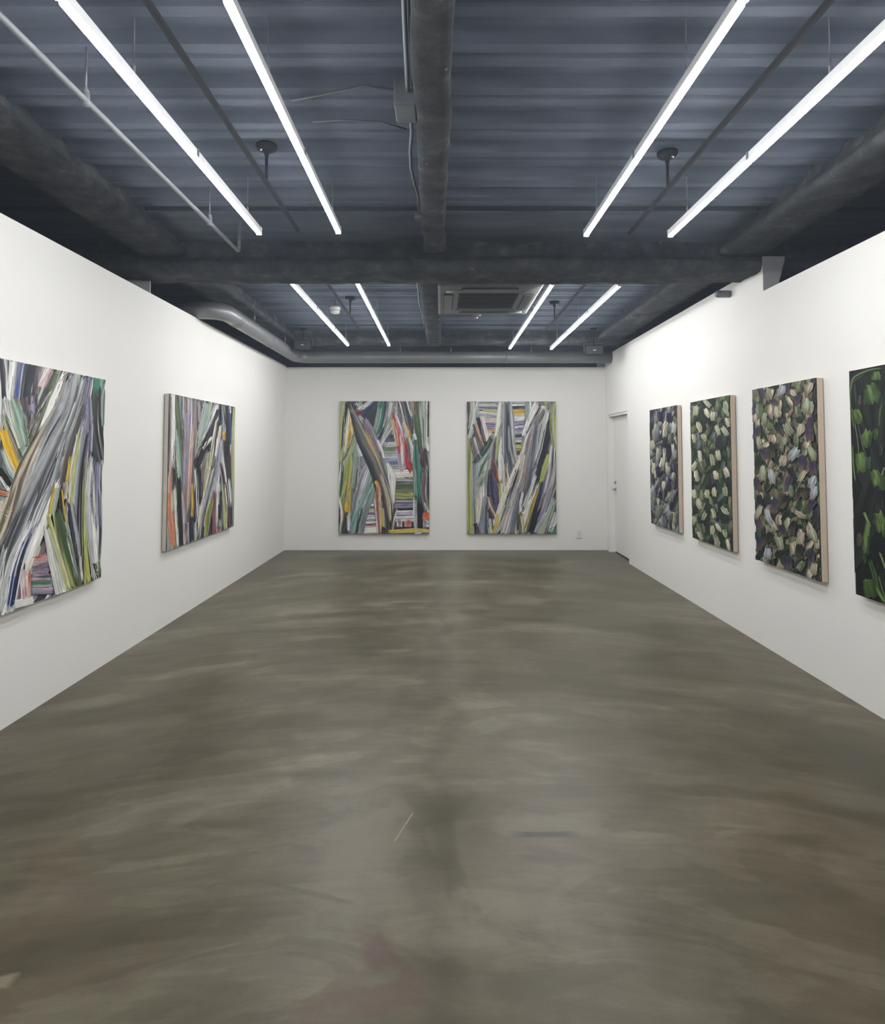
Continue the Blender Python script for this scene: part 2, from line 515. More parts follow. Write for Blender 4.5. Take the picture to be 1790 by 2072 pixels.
light_row(.906, 5.02, 8.26, ZL, 3, 'tube light passing beside the ceiling air conditioner in the far bay', far_h)
light_row(1.468, 5.06, 8.3, ZL, 3, 'tube light nearest the right wall in the far bay beyond the cross beam', far_h)

def track(x, y0, y1, z, cy, label, x1=None):
    o = empty('lighting_track', (x, y0, z))
    build('rail', boxes((-.010, .010, 0, y1 - y0, -.006, .014), bev=.002), M['black'], o)
    bm = bmesh.new()
    tube(bm, [(0, cy - y0, .018), (0, cy - y0, ZC - z - .03)], .008, 10)
    build('stem', bm, M['black'], o, True)
    bm = bmesh.new()
    lathe(bm, (0, cy - y0, ZC - z), [(.055, 0), (.055, -.012), (.045, -.026), (.016, -.034), (.011, -.06), (.0, -.06)], 24)
    c = build('canopy', bm, M['black'], o, True)
    bm = bmesh.new()
    lathe(bm, (-.022 if x < 0 else .022, cy - y0 - .02, ZC - z - .034), [(.0, .012), (.009, .01), (.009, 0), (.006, -.006), (0, -.006)], 10)
    build('screw_cap', bm, M['chrome'], c, True)
    if y0 < 1:
        pass
    return tag(o, label, 'track', 'black lighting tracks hung from the deck')
track(-.935, -1.0, 3.96, 2.885, 3.22, 'thin black lighting track between the two left tube lights of the front bay')
track(1.225, -1.0, 4.0, 2.885, 3.30, 'thin black lighting track between the two right tube lights of the front bay')
track(-.98, 5.08, 7.13, 2.885, 6.5, 'thin black lighting track between the two left tube lights of the far bay')
track(1.225, 5.10, 7.28, 2.885, 6.70, 'thin black lighting track between the two right tube lights of the far bay')

# pale sprinkler pipe on the left
pz = 2.87
o = empty('fire_pipe', (-1.43, -1.2, pz))
o.location = (0, 0, 0)
bm = bmesh.new()
tube(bm, [(-1.425, -2.4, pz), (-1.428, 2.0, pz), (-1.44, 4.28, pz), (-1.442, 4.305, pz + .006), (-1.442, 4.32, pz + .03), (-1.442, 4.32, ZC - .01)], .0125, 12)
build('pipe_run', bm, M['pipe'], o, True)
for hy in (.6, 2.42, 3.74):
    bm = bmesh.new()
    tube(bm, [(-1.432, hy, pz + .04), (-1.432, hy, ZC + .0)], .004, 8)
    lathe(bm, (-1.432, hy, pz + .03), [(.006, -.012), (.013, -.008), (.013, .010), (.007, .02), (.004, .03)], 10)
    tube(bm, [(-1.432, hy - .0, pz - .02), (-1.432, hy, pz + .03)], .016, 10)
    build('pipe_hanger', bm, M['pipe'], o, True)
tag(o, 'slim pale grey pipe hung on rods along the left side of the front bay', 'pipe')

# round duct: out of the left wall, along it, round the corner, along the back wall
DX, DYB, DZc, DR = -2.085, 8.78, 2.79, .083
def arc(cx, cy, r, a0, a1, n=8):
    return [(cx + r * math.cos(math.radians(a0 + (a1 - a0) * k / n)), cy + r * math.sin(math.radians(a0 + (a1 - a0) * k / n)), DZc) for k in range(n + 1)]
o = empty('air_duct', (0, 0, 0))
bm = bmesh.new()
path = [(-2.60, 5.80, DZc), (-2.33, 5.80, DZc)] + arc(-2.25, 5.965, .165, -90, 0, 6) + [(DX, 6.5, DZc), (DX + .005, 7.5, DZc)] + \
       arc(DX + .185, DYB - .18, .18, 180, 90, 8) + [(0, DYB, DZc), (XR + .05, DYB, DZc)]
tube(bm, path, DR, 32)
build('duct_tube', bm, M['duct'], o, True)
for p0, p1 in (((DX, 6.12, DZc), (DX, 6.15, DZc)), ((DX, 6.2, DZc), (DX, 6.21, DZc)), ((DX + .004, 7.4, DZc), (DX + .004, 7.42, DZc)), ((.9, DYB, DZc), (.92, DYB, DZc))):
    bm = bmesh.new()
    tube(bm, [p0, p1], DR + .004, 32)
    build('joint_band', bm, M['duct'], o, True)
for hx, hy in ((DX + .06, 6.6), (DX + .06, 7.9), (-.6, DYB), (.12, DYB), (1.27, DYB)):
    bm = bmesh.new()
    tube(bm, [(hx, hy, DZc + DR - .02), (hx, hy, ZC)], .004, 6)
    tube(bm, [(hx, hy, DZc + DR - .01), (hx, hy, DZc + DR + .035)], .010, 8)
    build('duct_hanger', bm, M['pipe'], o)
tag(o, 'round grey air duct bending along the left and back wall tops', 'duct')

# dark stub poking out of the right wall under the beam
bm = bmesh.new()
tube(bm, [(2.285, 5.13, 2.775), (2.29, 5.13, 2.775), (2.305, 5.13, 2.775), (2.42, 5.13, 2.775)], .03, 20, rs=[.012, .023, .03, .03])
tag(build('pipe_stub', bm, M['conduit'], None, True), 'short dark pipe end sticking out of the right wall top', 'pipe')

# conduits and box beside the middle beam
o = empty('electrical_conduit', (0, 0, 0))
o.location = (-.15, 1.8, 3.03)
def loc(pts, o_): return [tuple(Vector(p) - Vector(o_.location)) for p in pts]
bm = bmesh.new()
tube(bm, loc([(-.125, -1.5, 3.03), (-.128, 1.9, 3.03), (-.142, 2.3, 3.03), (-.150, 2.60, 3.02)], o), .0095, 10)
build('rigid_pipe', bm, M['pipe'], o, True)
bm = bmesh.new()
tube(bm, loc([(-.115, -1.5, 3.04), (-.118, 2.0, 3.05), (-.13, 2.60, 3.04)], o), .006, 8)
build('cable', bm, M['conduit'], o, True)
tag(o, 'grey conduit running along the left of the middle beam up to its junction box', 'conduit')
o = empty('electrical_conduit', (-.15, 2.8, 3.03))
bm = bmesh.new()
tube(bm, loc([(-.145, 2.80, 3.0), (-.150, 2.95, 3.02), (-.168, 3.15, 3.03), (-.175, 3.35, 3.03), (-.165, 3.6, 3.04), (-.152, 3.75, 3.05), (-.155, 4.1, 3.06)], o), .009, 10)
build('flexible_hose', bm, M['conduit'], o, True)
build('conduit_clip', boxes((-.04, .012, 1.30, 1.36, .0, .05)), M['conduit'], o)
tag(o, 'flexible hose curving from the junction box to the cross beam', 'conduit')
o = empty('electrical_conduit', (-.2, 5.1, 3.03))
bm = bmesh.new()
tube(bm, loc([(-.235, 5.05, 3.05), (-.238, 6.0, 3.05), (-.25, 6.6, 3.05), (-.235, 7.2, 3.06), (-.236, 7.9, 3.06)], o), .009, 8)
build('flexible_hose', bm, M['pipe'], o, True)
tag(o, 'thin conduit along the middle beam of the far bay', 'conduit')
o = empty('junction_box', (-.163, 2.69, 2.985))
build('box_body', boxes((-.048, .048, -.075, .075, -.018, .10), bev=.004), M['conduit'], o)
build('box_cover', boxes((-.044, .044, -.07, .07, -.024, -.017), bev=.003), M['conduit'], o)
tag(o, 'square grey junction box on the left side of the middle beam', 'junction box')

# thin stray cables lying against the deck
for pts, lab in ((((-.21, 2.68, 3.07), (-.35, 2.66, 3.075), (-.55, 2.74, 3.08), (-.7, 2.79, 3.085)), 'thin cable from the junction box across the deck towards the left lights'),
                 (((-.18, 3.02, 3.07), (-.3, 2.96, 3.075), (-.5, 2.95, 3.08), (-.64, 2.98, 3.085)), 'thin slack cable on the deck just beyond the junction box')):
    bm = bmesh.new()
    tube(bm, pts, .0045, 6)
    tag(build('ceiling_cable', bm, M['conduit'], None, True), lab, 'cable')

# ceiling cassette air conditioner
o = empty('air_conditioner', (.405, 5.62, 2.835))
W2, L2 = .44, .54
bm = bmesh.new()
# panel as a frame round the grille opening
ox, oy = .265, .305
def ring_quad(bm, o1, z1, o2, z2):
    a = [bm.verts.new((sx * o1[0], sy * o1[1], z1)) for sx, sy in ((-1, -1), (1, -1), (1, 1), (-1, 1))]
    b = [bm.verts.new((sx * o2[0], sy * o2[1], z2)) for sx, sy in ((-1, -1), (1, -1), (1, 1), (-1, 1))]
    for i in range(4):
        bm.faces.new((a[i], a[(i + 1) % 4], b[(i + 1) % 4], b[i]))
ring_quad(bm, (W2, L2), .045, (W2, L2), .012)
ring_quad(bm, (W2, L2), .012, (W2 - .015, L2 - .015), 0)
ring_quad(bm, (W2 - .015, L2 - .015), 0, (W2 - .07, L2 - .07), -.004)
ring_quad(bm, (W2 - .07, L2 - .07), -.004, (ox + .03, oy + .03), -.012)
ring_quad(bm, (ox + .03, oy + .03), -.012, (ox, oy), 0)
ring_quad(bm, (ox, oy), 0, (ox, oy), .03)
ring_quad(bm, (W2, L2), .045, (ox, oy), .045)
build('panel', bm, M['ac'], o)
build('cabinet', boxes((-W2 + .05, W2 - .05, -L2 + .05, L2 - .05, .046, .235)), M['ac'], o)
g = build('intake_grille', boxes((-ox + .003, ox - .003, -oy + .003, oy - .003, .006, .02)), M['ac_dark'], o)
bm = bmesh.new()
for k in range(14):
    yy = -oy + .03 + k * (2 * oy - .06) / 13
    box(bm, -ox + .012, ox - .012, yy - .004, yy + .004, .001, .006)
build('grille_slats', bm, M['ac_dark'], g)
for sx, sy, w, l in ((-1, 0, .035, .27), (1, 0, .035, .27), (0, -1, .23, .032), (0, 1, .23, .032)):
    cx_, cy_ = sx * (W2 - .088), sy * (L2 - .10)
    s = build('outlet_slot', boxes((cx_ - w - .008, cx_ + w + .008, cy_ - l - .008, cy_ + l + .008, -.0145, -.004)), M['ac_dark'], o)
    build('louver', boxes((cx_ - w, cx_ + w, cy_ - l, cy_ + l, -.020, -.0135), bev=.003), M['ac'], s)
for cx_, cy_ in ((-.30, -.39), (.30, .42)):
    bm = bmesh.new()
    tube(bm, [(cx_ - .07, cy_ + .02, -.012), (cx_ + .07, cy_ - .02, -.012)], .009, 8)
    build('corner_clip', bm, M['ac_light'], o, True)
build('edge_trim', boxes((-W2 - .004, -W2 + .018, -L2, L2, -.003, .03), bev=.004), M['ac_light'], o)
tag(o, 'square grey ceiling cassette air conditioner right of the middle beam', 'air conditioner')

# detectors
o = empty('smoke_detector', (-1.165, 6.64, 2.945))
bm = bmesh.new(); lathe(bm, (0, 0, 0), [(.03, 0), (.045, .006), (.05, .02), (.05, .034)]); build('sensor_head', bm, M['plastic'], o, True)
bm = bmesh.new(); lathe(bm, (0, 0, 0), [(.038, .034), (.038, .042), (.058, .046), (.058, .07), (.05, .076)]); build('base_ring', bm, M['plastic'], o, True)
bm = bmesh.new(); lathe(bm, (0, 0, 0), [(.012, .07), (.012, .15)], 10); build('mounting_stem', bm, M['conduit'], o, True)
tag(o, 'white round smoke detector beside the left tube light of the far bay', 'smoke detector')
o = empty('sprinkler_head', (.375, 6.94, 2.955))
bm = bmesh.new(); lathe(bm, (0, 0, 0), [(.004, -.004), (.022, .0), (.028, .012), (.022, .022), (.012, .026)]); build('deflector', bm, M['chrome'], o, True)
bm = bmesh.new(); lathe(bm, (0, 0, 0), [(.04, .022), (.062, .035), (.062, .05), (.02, .056)]); build('cup', bm, M['ac'], o, True)
bm = bmesh.new(); lathe(bm, (0, 0, 0), [(.011, .05), (.011, .14)], 10); build('drop_pipe', bm, M['conduit'], o, True)
tag(o, 'shiny small sprinkler head behind the air conditioner', 'sprinkler')

def speaker(x, y, z, tilt, label, rz):
    o = empty('ceiling_speaker', (x, y, z), rz)
    bm = boxes((-.115, .115, -.09, .09, -.07, .065), bev=.012)
    b = build('cabinet', bm, M['black'], o)
    b.rotation_euler = (tilt, 0, 0)
    g = build('grille', boxes((-.105, .105, -.096, -.088, -.06, .055), bev=.003), M['ac_dark'], o)
    g.rotation_euler = (tilt, 0, 0)
    bd = build('badge', boxes((-.018, .018, -.102, -.0955, -.012, -.002)), M['plastic'], g)
    bm = bmesh.new(); tube(bm, [(0, .0, .05), (0, .0, ZC - z - .01)], .010, 10); lathe(bm, (0, 0, ZC - z - .022), [(.045, 0), (.045, .012)], 20)
    build('stem', bm, M['black'], o)
    build('yoke', boxes((-.128, .128, -.012, .012, .072, .078), (-.128, -.122, -.012, .012, -.02, .078), (.122, .128, -.012, .012, -.02, .078)), M['conduit'], o)
    return tag(o, label, 'speaker', 'black speakers hung near the back wall')
speaker(-1.845, 8.12, 2.858, .12, 'black box speaker hung in the far left corner above the duct', .12)
speaker(2.0, 8.12, 2.79, .12, 'black box speaker hung in the far right corner in front of the duct', -.12)

# wall outlets
def outlet(p, rz, label):
    o = empty('wall_outlet', p, rz)
    build('cover_plate', boxes((-.036, .036, -.012, 0, 0, .12), bev=.003), M['plastic'], o)
    for z in (.038, .082):
        s = build('socket', boxes((-.017, .017, -.0145, -.0115, z - .014, z + .014), bev=.002), M['plastic'], o)
        build('slot', boxes((-.008, -.0055, -.0152, -.014, z - .005, z + .006), (.0055, .008, -.0152, -.014, z - .005, z + .006)), M['gap'], s)
    return tag(o, label, 'outlet', 'white wall outlets')
outlet((2.0, YB, .175), 0, 'white power outlet low on the back wall right of the paintings')
outlet((XL, 8.76, .175), math.pi / 2, 'white power outlet low on the left wall near the back corner')

# ------------------------------------------------------------------ paintings
PAL = dict(W=(228, 227, 222), K=(20, 21, 25), G=(118, 123, 128), D=(58, 61, 67), L=(178, 182, 183), N=(36, 42, 60),
           B=(50, 76, 146), P=(92, 82, 122), V=(150, 146, 172), Y=(216, 174, 42), y=(172, 177, 92), g=(96, 108, 68),
           e=(58, 80, 60), t=(54, 126, 104), T=(144, 170, 158), s=(168, 176, 152), R=(180, 46, 50), r=(126, 106, 110),
           o=(204, 128, 90), b=(98, 84, 70), k=(202, 172, 174), c=(214, 204, 182), m=(92, 42, 48), O=(214, 88, 52),
           u=(52, 42, 72), n=(32, 40, 35), q=(154, 136, 120), z=(124, 130, 102), i=(144, 156, 162), f=(62, 86, 42), h=(102, 126, 68),
           x=(9, 12, 10), j=(42, 60, 28), a=(176, 176, 150))

def homography(src, dst):
    A = []
    for (x, y), (u, v) in zip(src, dst):
        A.append([x, y, 1, 0, 0, 0, -u * x, -u * y, u])
        A.append([0, 0, 0, x, y, 1, -v * x, -v * y, v])
    n = 8
    for i in range(n):
        p = max(range(i, n), key=lambda r: abs(A[r][i]))
        A[i], A[p] = A[p], A[i]
        d = A[i][i]
        A[i] = [a / d for a in A[i]]
        for r in range(n):
            if r != i and A[r][i]:
                f = A[r][i]
                A[r] = [a - f * b for a, b in zip(A[r], A[i])]
    h = [A[i][8] for i in range(n)] + [1]
    def f(x, y):
        w = h[6] * x + h[7] * y + h[8]
        return (h[0] * x + h[1] * y + h[2]) / w, (h[3] * x + h[4] * y + h[5]) / w
    return f

class Paint:
    def __init__(self, W, H, t, seed, step=.00006, ground='D'):
        self.W, self.H, self.t = W, H, t
        self.v, self.f, self.c, self.uv = [], [], [], []
        self.k = 0
        self.r = random.Random(seed)
        self.step = step
        self.stray = 'WDKL' if step > .000055 else ''
        self.relief = .0013 if step > .000055 else (.0005 if step > .00003 else .00025)
        # ground coat over the whole canvas face
        for v in (0, H):
            for u in (0, W):
                self.v.append((u - W / 2, -(t + .0004), H - v)); self.c.append(lin(PAL[ground])); self.uv.append((u, v))
        self.f.append((0, 1, 3, 2))
    def stroke(self, fm, pts, ws, cols, cn=20, rag=0.09, wob=0.06, blend=0.45, jit=0.15, fade=None):
        r = self.r
        if isinstance(ws, (int, float)):
            ws = [ws * .75] + [ws] * (len(pts) - 2) + [ws * .7] if len(pts) > 2 else [ws, ws * .9]
        if len(ws) < len(pts):
            ws = list(ws) + [ws[-1]] * (len(pts) - len(ws))
        # dense Catmull-Rom centre line in picture units
        P = [Vector((p[0], p[1])) for p in pts]
        E = [P[0] * 2 - P[1]] + P + [P[-1] * 2 - P[-2]]
        dense, dw = [], []
        m = max(5, 16 // (len(P) - 1))
        for i in range(len(P) - 1):
            p0, p1, p2, p3 = E[i:i + 4]
            for q in range(m if i < len(P) - 2 else m + 1):
                t = q / m
                dense.append(0.5 * ((2 * p1) + (p2 - p0) * t + (2 * p0 - 5 * p1 + 4 * p2 - p3) * t * t + (3 * p1 - p0 - 3 * p2 + p3) * t ** 3))
                dw.append(ws[i] + (ws[i + 1] - ws[i]) * t)
        n = len(dense)
        C = [lin(PAL[ch]) for ch in cols]
        def colat(t):
            t = min(max(t, 0), 1) * (len(C) - 1)
            i = min(int(t), len(C) - 2) if len(C) > 1 else 0
            if len(C) == 1: return C[0]
            f = t - i
            f = f * f * (3 - 2 * f)
            return tuple(a + (b - a) * f for a, b in zip(C[i], C[i + 1]))
        base = len(self.v)
        z0 = self.t + 0.0006 + self.k * self.step
        self.k += 1
        sd = r.random() * 100
        ridge = [r.uniform(0, self.relief) for _ in range(cn + 1)]
        jb = [1 + r.gauss(0, jit) for _ in range(cn + 1)]
        je = [(r.uniform(-rag, rag * .6), r.uniform(-rag * .6, rag)) for _ in range(cn + 1)]
        odd = [None] * (cn + 1)
        for j in range(cn + 1):           # stray streaks dragged through the wet stroke
            if r.random() < .26:
                odd[j] = (lin(PAL[r.choice(cols + self.stray if fade is None else cols + fade)]), r.uniform(.3, .8), r.uniform(0, 1), r.uniform(.15, .6))
        if self.stray and fade is None:   # paint pushed up along the two sides of a wide stroke
            for j in (0, 1, cn - 1, cn):
                if r.random() < .55:
                    odd[j] = (lin(PAL[r.choice('KKDW')]), r.uniform(.5, .95), r.uniform(.2, .8), r.uniform(.5, .9))
        total = sum((dense[i + 1] - dense[i]).length for i in range(n - 1))
        inside = False
        for i in range(n):
            d = (dense[min(i + 1, n - 1)] - dense[max(i - 1, 0)])
            d.normalize()
            nr = Vector((d.y, -d.x))       # to the right-hand side for a downward stroke it is +x
            if nr.x < 0 or (abs(nr.x) < 1e-6 and nr.y < 0):
                nr = -nr
            if abs(d.x) > abs(d.y) * 1.6:
                nr = nr if nr.y > 0 else -nr
            for j in range(cn + 1):
                s = j / cn
                w = dw[i] * (1 + wob * noise.noise(Vector((i * .22, j * .5 if j in (0, cn) else 0, sd))))
                tt = i / (n - 1)
                sh = je[j][0] * (1 - tt) ** 3 + je[j][1] * tt ** 3
                p = dense[i] + nr * ((s - .5) * w) + d * (sh * total)
                if fm: u, v = fm(p.x, p.y)
                else: u, v = p.x, p.y
                if 0 < u < self.W and 0 < v < self.H: inside = True
                u = min(max(u, 0), self.W); v = min(max(v, 0), self.H)
                edge = self.relief * .3 if j in (0, cn) else 0.0
                self.v.append((u - self.W / 2, -(z0 + ridge[j] - edge), self.H - v))
                c = colat(s + blend * (noise.noise(Vector((s * 5, tt * 1.7, sd))) * .8))
                if odd[j]:
                    oc, of, o0, ol = odd[j]
                    q_ = of * max(0, 1 - abs(tt - o0) / ol)
                    c = tuple(a_ + (b_ - a_) * q_ for a_, b_ in zip(c, oc))
                if fade:
                    q_ = max(0, tt * 1.3 - .5 + .5 * noise.noise(Vector((s * 4, tt * 2, sd + 3)))) * .9
                    fc = lin(PAL[fade])
                    c = tuple(a_ + (b_ - a_) * min(q_, .85) for a_, b_ in zip(c, fc))
                g = jb[j] * (1 + .14 * noise.noise(Vector((s * 9, tt * 3, sd + 7))))
                self.c.append(tuple(min(max(x * g, 0.004), .9) for x in c))
                self.uv.append((s * dw[i] / 1000 + sd if fm else s * dw[i] + sd, tt * total / 1000 if fm else tt * total))
        if not inside:
            del self.v[base:], self.c[base:], self.uv[base:]
            return
        for i in range(n - 1):
            for j in range(cn):
                a = base + i * (cn + 1) + j
                self.f.append((a, a + 1, a + cn + 2, a + cn + 1))
    def fill(self, cols, count, lo, hi, wlo, whi, ang=90, spread=14):
        r = self.r
        for _ in range(count):
            u, v = r.uniform(-.02, self.W + .02), r.uniform(0, self.H)
            L = r.uniform(lo, hi)
            a = math.radians(ang + r.gauss(0, spread))
            d = (math.cos(a) * L / 2, math.sin(a) * L / 2)
            b = r.uniform(-.04, .04)
            cs = ''.join(r.choice(cols) for _ in range(r.choice((2, 3, 3, 4))))
            self.stroke(None, [(u - d[0], v - d[1]), (u + b, v), (u + d[0], v + d[1])], r.uniform(wlo, whi), cs, cn=12)
    def dab(self, fm, x, y, w, l, ang, cols, cn=9, fade=None):
        a = math.radians(ang)
        dx, dy = math.cos(a) * l / 2, math.sin(a) * l / 2
        r = self.r
        self.stroke(fm, [(x - dx, y - dy), (x + r.uniform(-.1, .1) * w, y), (x + dx, y + dy)],
                    [w * r.uniform(.55, .95), w, w * r.uniform(.45, 1.0)], cols, cn=cn, rag=.13, wob=.28, blend=.6, jit=.16, fade=fade)
    def build(self, root, mat):
        me = bpy.data.meshes.new('paint_layer')
        me.from_pydata(self.v, [], self.f)
        at = me.color_attributes.new('pigment', 'FLOAT_COLOR', 'POINT')
        at.data.foreach_set('color', [x for c in self.c for x in (*c, 1.0)])
        uv = me.uv_layers.new(name='stroke')
        li = [0] * len(me.loops)
        me.loops.foreach_get('vertex_index', li)
        uv.data.foreach_set('uv', [x for i in li for x in self.uv[i]])
        me.materials.append(mat)
        me.polygons.foreach_set('use_smooth', [True] * len(me.polygons))
        return link(bpy.data.objects.new('paint_layer', me), root)

def painting(W, H, t, loc, rz, side_mat, P, pmat, label, group):
    n = Matrix.Rotation(rz, 3, 'Z') @ Vector((0, -1, 0))
    o = empty('painting', Vector(loc) + n * .006, rz)
    build('canvas', boxes((-W / 2, W / 2, -t, 0, 0, H), bev=.003), side_mat, o)
    P.build(o, pmat)
    return tag(o, label, 'painting', group)

def S(P, fm, txt):
    """one stroke a line: x,y x,y ...; widths; colours across"""
    for ln in txt.strip().splitlines():
        ln = ln.split('#')[0].strip()
        if not ln: continue
        a, w, c = [q.strip() for q in ln.split(';')]
        pts = [tuple(float(v) for v in q.split(',')) for q in a.split()]
        ws = [float(v) for v in w.split()]
        P.stroke(fm, pts, ws[0] if len(ws) == 1 else ws, c)

GA, GB = 'tall brushstroke paintings on the back wall', 'narrow dabbed paintings on the right wall'
# ---- back wall, left
W, H = 1.322, 1.942
P = Paint(W, H, .035, 3)
fm = homography([(85, 80), (1385, 80), (1385, 2000), (85, 2000)], [(0, 0), (W, 0), (W, H), (0, H)])
P.fill('WLGDTsrVNK', 80, .35, .8, .06, .16)
S(P, fm, '''
740,600 870,590; 50; DN
740,640 880,645; 60; NPD
740,700 910,690; 45; WLW
740,765 960,755; 70; LgG
740,815 960,820; 50; gsG
740,860 980,850; 60; GLV
740,915 1040,900; 60; WVL
760,975 1050,965; 60; VBL
860,985 1030,970; 40; BB
760,1030 1060,1035; 40; WNW
800,1080 1000,1075; 50; VkW
870,1135 1170,1120; 120; WWc
880,1215 1170,1225; 50; LGW
880,1255 1170,1260; 50; GDL
890,1300 1165,1295; 70; gDg
890,1365 1165,1360; 70; DgG
890,1420 1165,1430; 70; gyy
890,1475 1165,1480; 60; gyD
890,1510 1165,1520; 40; KgL
900,1560 1160,1550; 60; kPV
900,1610 1160,1605; 60; PVu
900,1648 1160,1642; 36; KK
900,1700 1170,1690; 70; WVW
900,1760 1170,1750; 70; PWV
880,1800 1170,1800; 50; LWV
880,1790 890,1900; 60; KDr
960,1790 960,1900; 80; WrW
1080,1800 1080,1900; 110; kRk
850,1915 1180,1905; 34; KuK
430,1580 640,1590; 60; kWV
440,1620 640,1610; 50; PuV
430,1665 640,1660; 60; ykY
420,1720 640,1715; 60; VPW
420,1780 640,1770; 60; PWV
420,1840 640,1830; 60; NWP
420,1890 640,1885; 50; Kko
420,1955 650,1945; 100; WWc
930,790 990,1100; 60; kVk
130,80 118,500 100,950; 90; sys
200,80 165,400 135,760; 80; DNKD
240,220 205,520 180,820; 100; yWYK
255,230 270,420 290,560; 60; WYW
230,420 245,560 250,660; 50; yY
370,920 400,1010 430,1100; 150; VVGL
360,700 380,800 400,880; 130; LWK
320,560 270,760 160,960; 90; esT
310,580 250,900 200,1250 140,1520; 110 230 230 190; TsygsTs
340,700 330,1000 320,1330; 110; sgTeL
250,850 240,1050 225,1250; 60; gyy
130,1000 115,1250 105,1460; 70; WTKD
235,1260 205,1480 190,1680; 90 110 100; gYYy
265,1330 250,1500 235,1690; 60; DYg
560,970 490,1150 400,1450 330,1750; 130 190 200 150; GVLTG
520,1000 440,1220 400,1400; 90; LVWG
610,1230 500,1480 380,1760 330,1990; 50 160 230 240; tTLGT
600,1250 540,1380 470,1520; 40; tTt
400,1620 370,1800 340,1990; 110; TtNt
560,90 450,200 400,290; 130; KNBK
650,90 560,200 430,300; 150; KNDK
560,80 480,140 370,200; 80; WWL
560,90 540,140 470,190; 40; BBN
300,120 330,170; 90; KDW
310,255 430,235; 90; rmR
720,80 690,350 610,620; 150 170 140; TttNK
680,200 650,360 600,520; 80; TsV
790,80 760,300 720,470; 50; KWN
880,80 830,350 680,650; 90 150 120; WLGsW
910,80 930,170 950,250; 110; LGDW
820,420 760,560 700,740; 60; WLG
450,360 560,560 660,800; 100 130 90; rrVr
270,260 420,620 600,1000 740,1400 800,1700 790,2000; 60 190 210 240 210 150; DKDbKGcr
350,450 470,700 590,960 690,1200; 60 70 70 50; Kgbb
430,480 560,720 690,1010 770,1300; 60 80 80 90; bGDG
450,510 535,680 640,900 690,1020; 40 75 60 20; YYY
620,1240 670,1340 710,1430; 60 50 20; YYo
690,1150 790,1500 830,1800; 70 100 60; rcb
730,1500 770,1750 790,2000; 70; KDg
640,650 700,790 730,900; 40; WW
790,990 850,1180 870,1540; 40 120 40; WWW
900,1640 870,1780 830,1930; 60 50 30; KKW
655,1330 660,1650 680,1990; 60 100 50; oboc
600,1500 620,1700 650,1990; 40; rWk
715,1640 730,1900; 50; YyL
850,360 900,560 930,720; 60; cYW
900,300 980,600 1020,1010; 50 90 70; kWVW
865,260 925,500 960,820; 30 100 40; RRR
950,450 1035,720 1090,960 1125,1085; 30 75 120 50; RRmR
1010,80 1080,330 1130,600; 130 160 90; WNGDKW
1040,420 1090,520 1110,620; 90; cYb
1080,620 1110,760 1110,960; 90; GbLW
1110,80 1150,260; 80; rGo
1210,80 1225,400 1265,760; 170 200 110; GgegLb
1330,80 1320,450 1320,740; 90; WsTW
1360,600 1370,800; 40; WW
1380,85 1360,330 1372,700; 36; KmK
1160,560 1190,640; 60; LW
1180,680 1205,1000 1220,1320 1225,1520; 60 120 130 110; TtNtG
1190,1080 1205,1300 1220,1450; 70; tTt
1320,770 1300,950 1340,1120; 90; KmKr
1330,1050 1300,1350 1350,1660; 120; NGmLg
1220,1450 1240,1700 1250,1970; 110 110 90; NKKK
1180,1500 1185,1750 1200,1960; 60; WLW
1310,1560 1370,1690; 40; gW
1295,1735 1390,1750; 110; OOo
1305,1850 1385,1855; 110; WVW
1325,1800 1330,1920; 40; PuV
820,1970 1180,1950 1390,1955; 70; YYyc
1180,1985 1280,1975; 40; LW
100,1500 140,1720 120,1990; 60; Wcr
190,1700 160,1850 120,1990; 90; gbKg
225,1730 240,1950; 60; LWV
''')
painting(W, H, .035, (-.8565, YB, .242), 0, M['canvas'], P, M['paint'],
         'tall abstract painting with red and yellow slashes, left one on the back wall', GA)

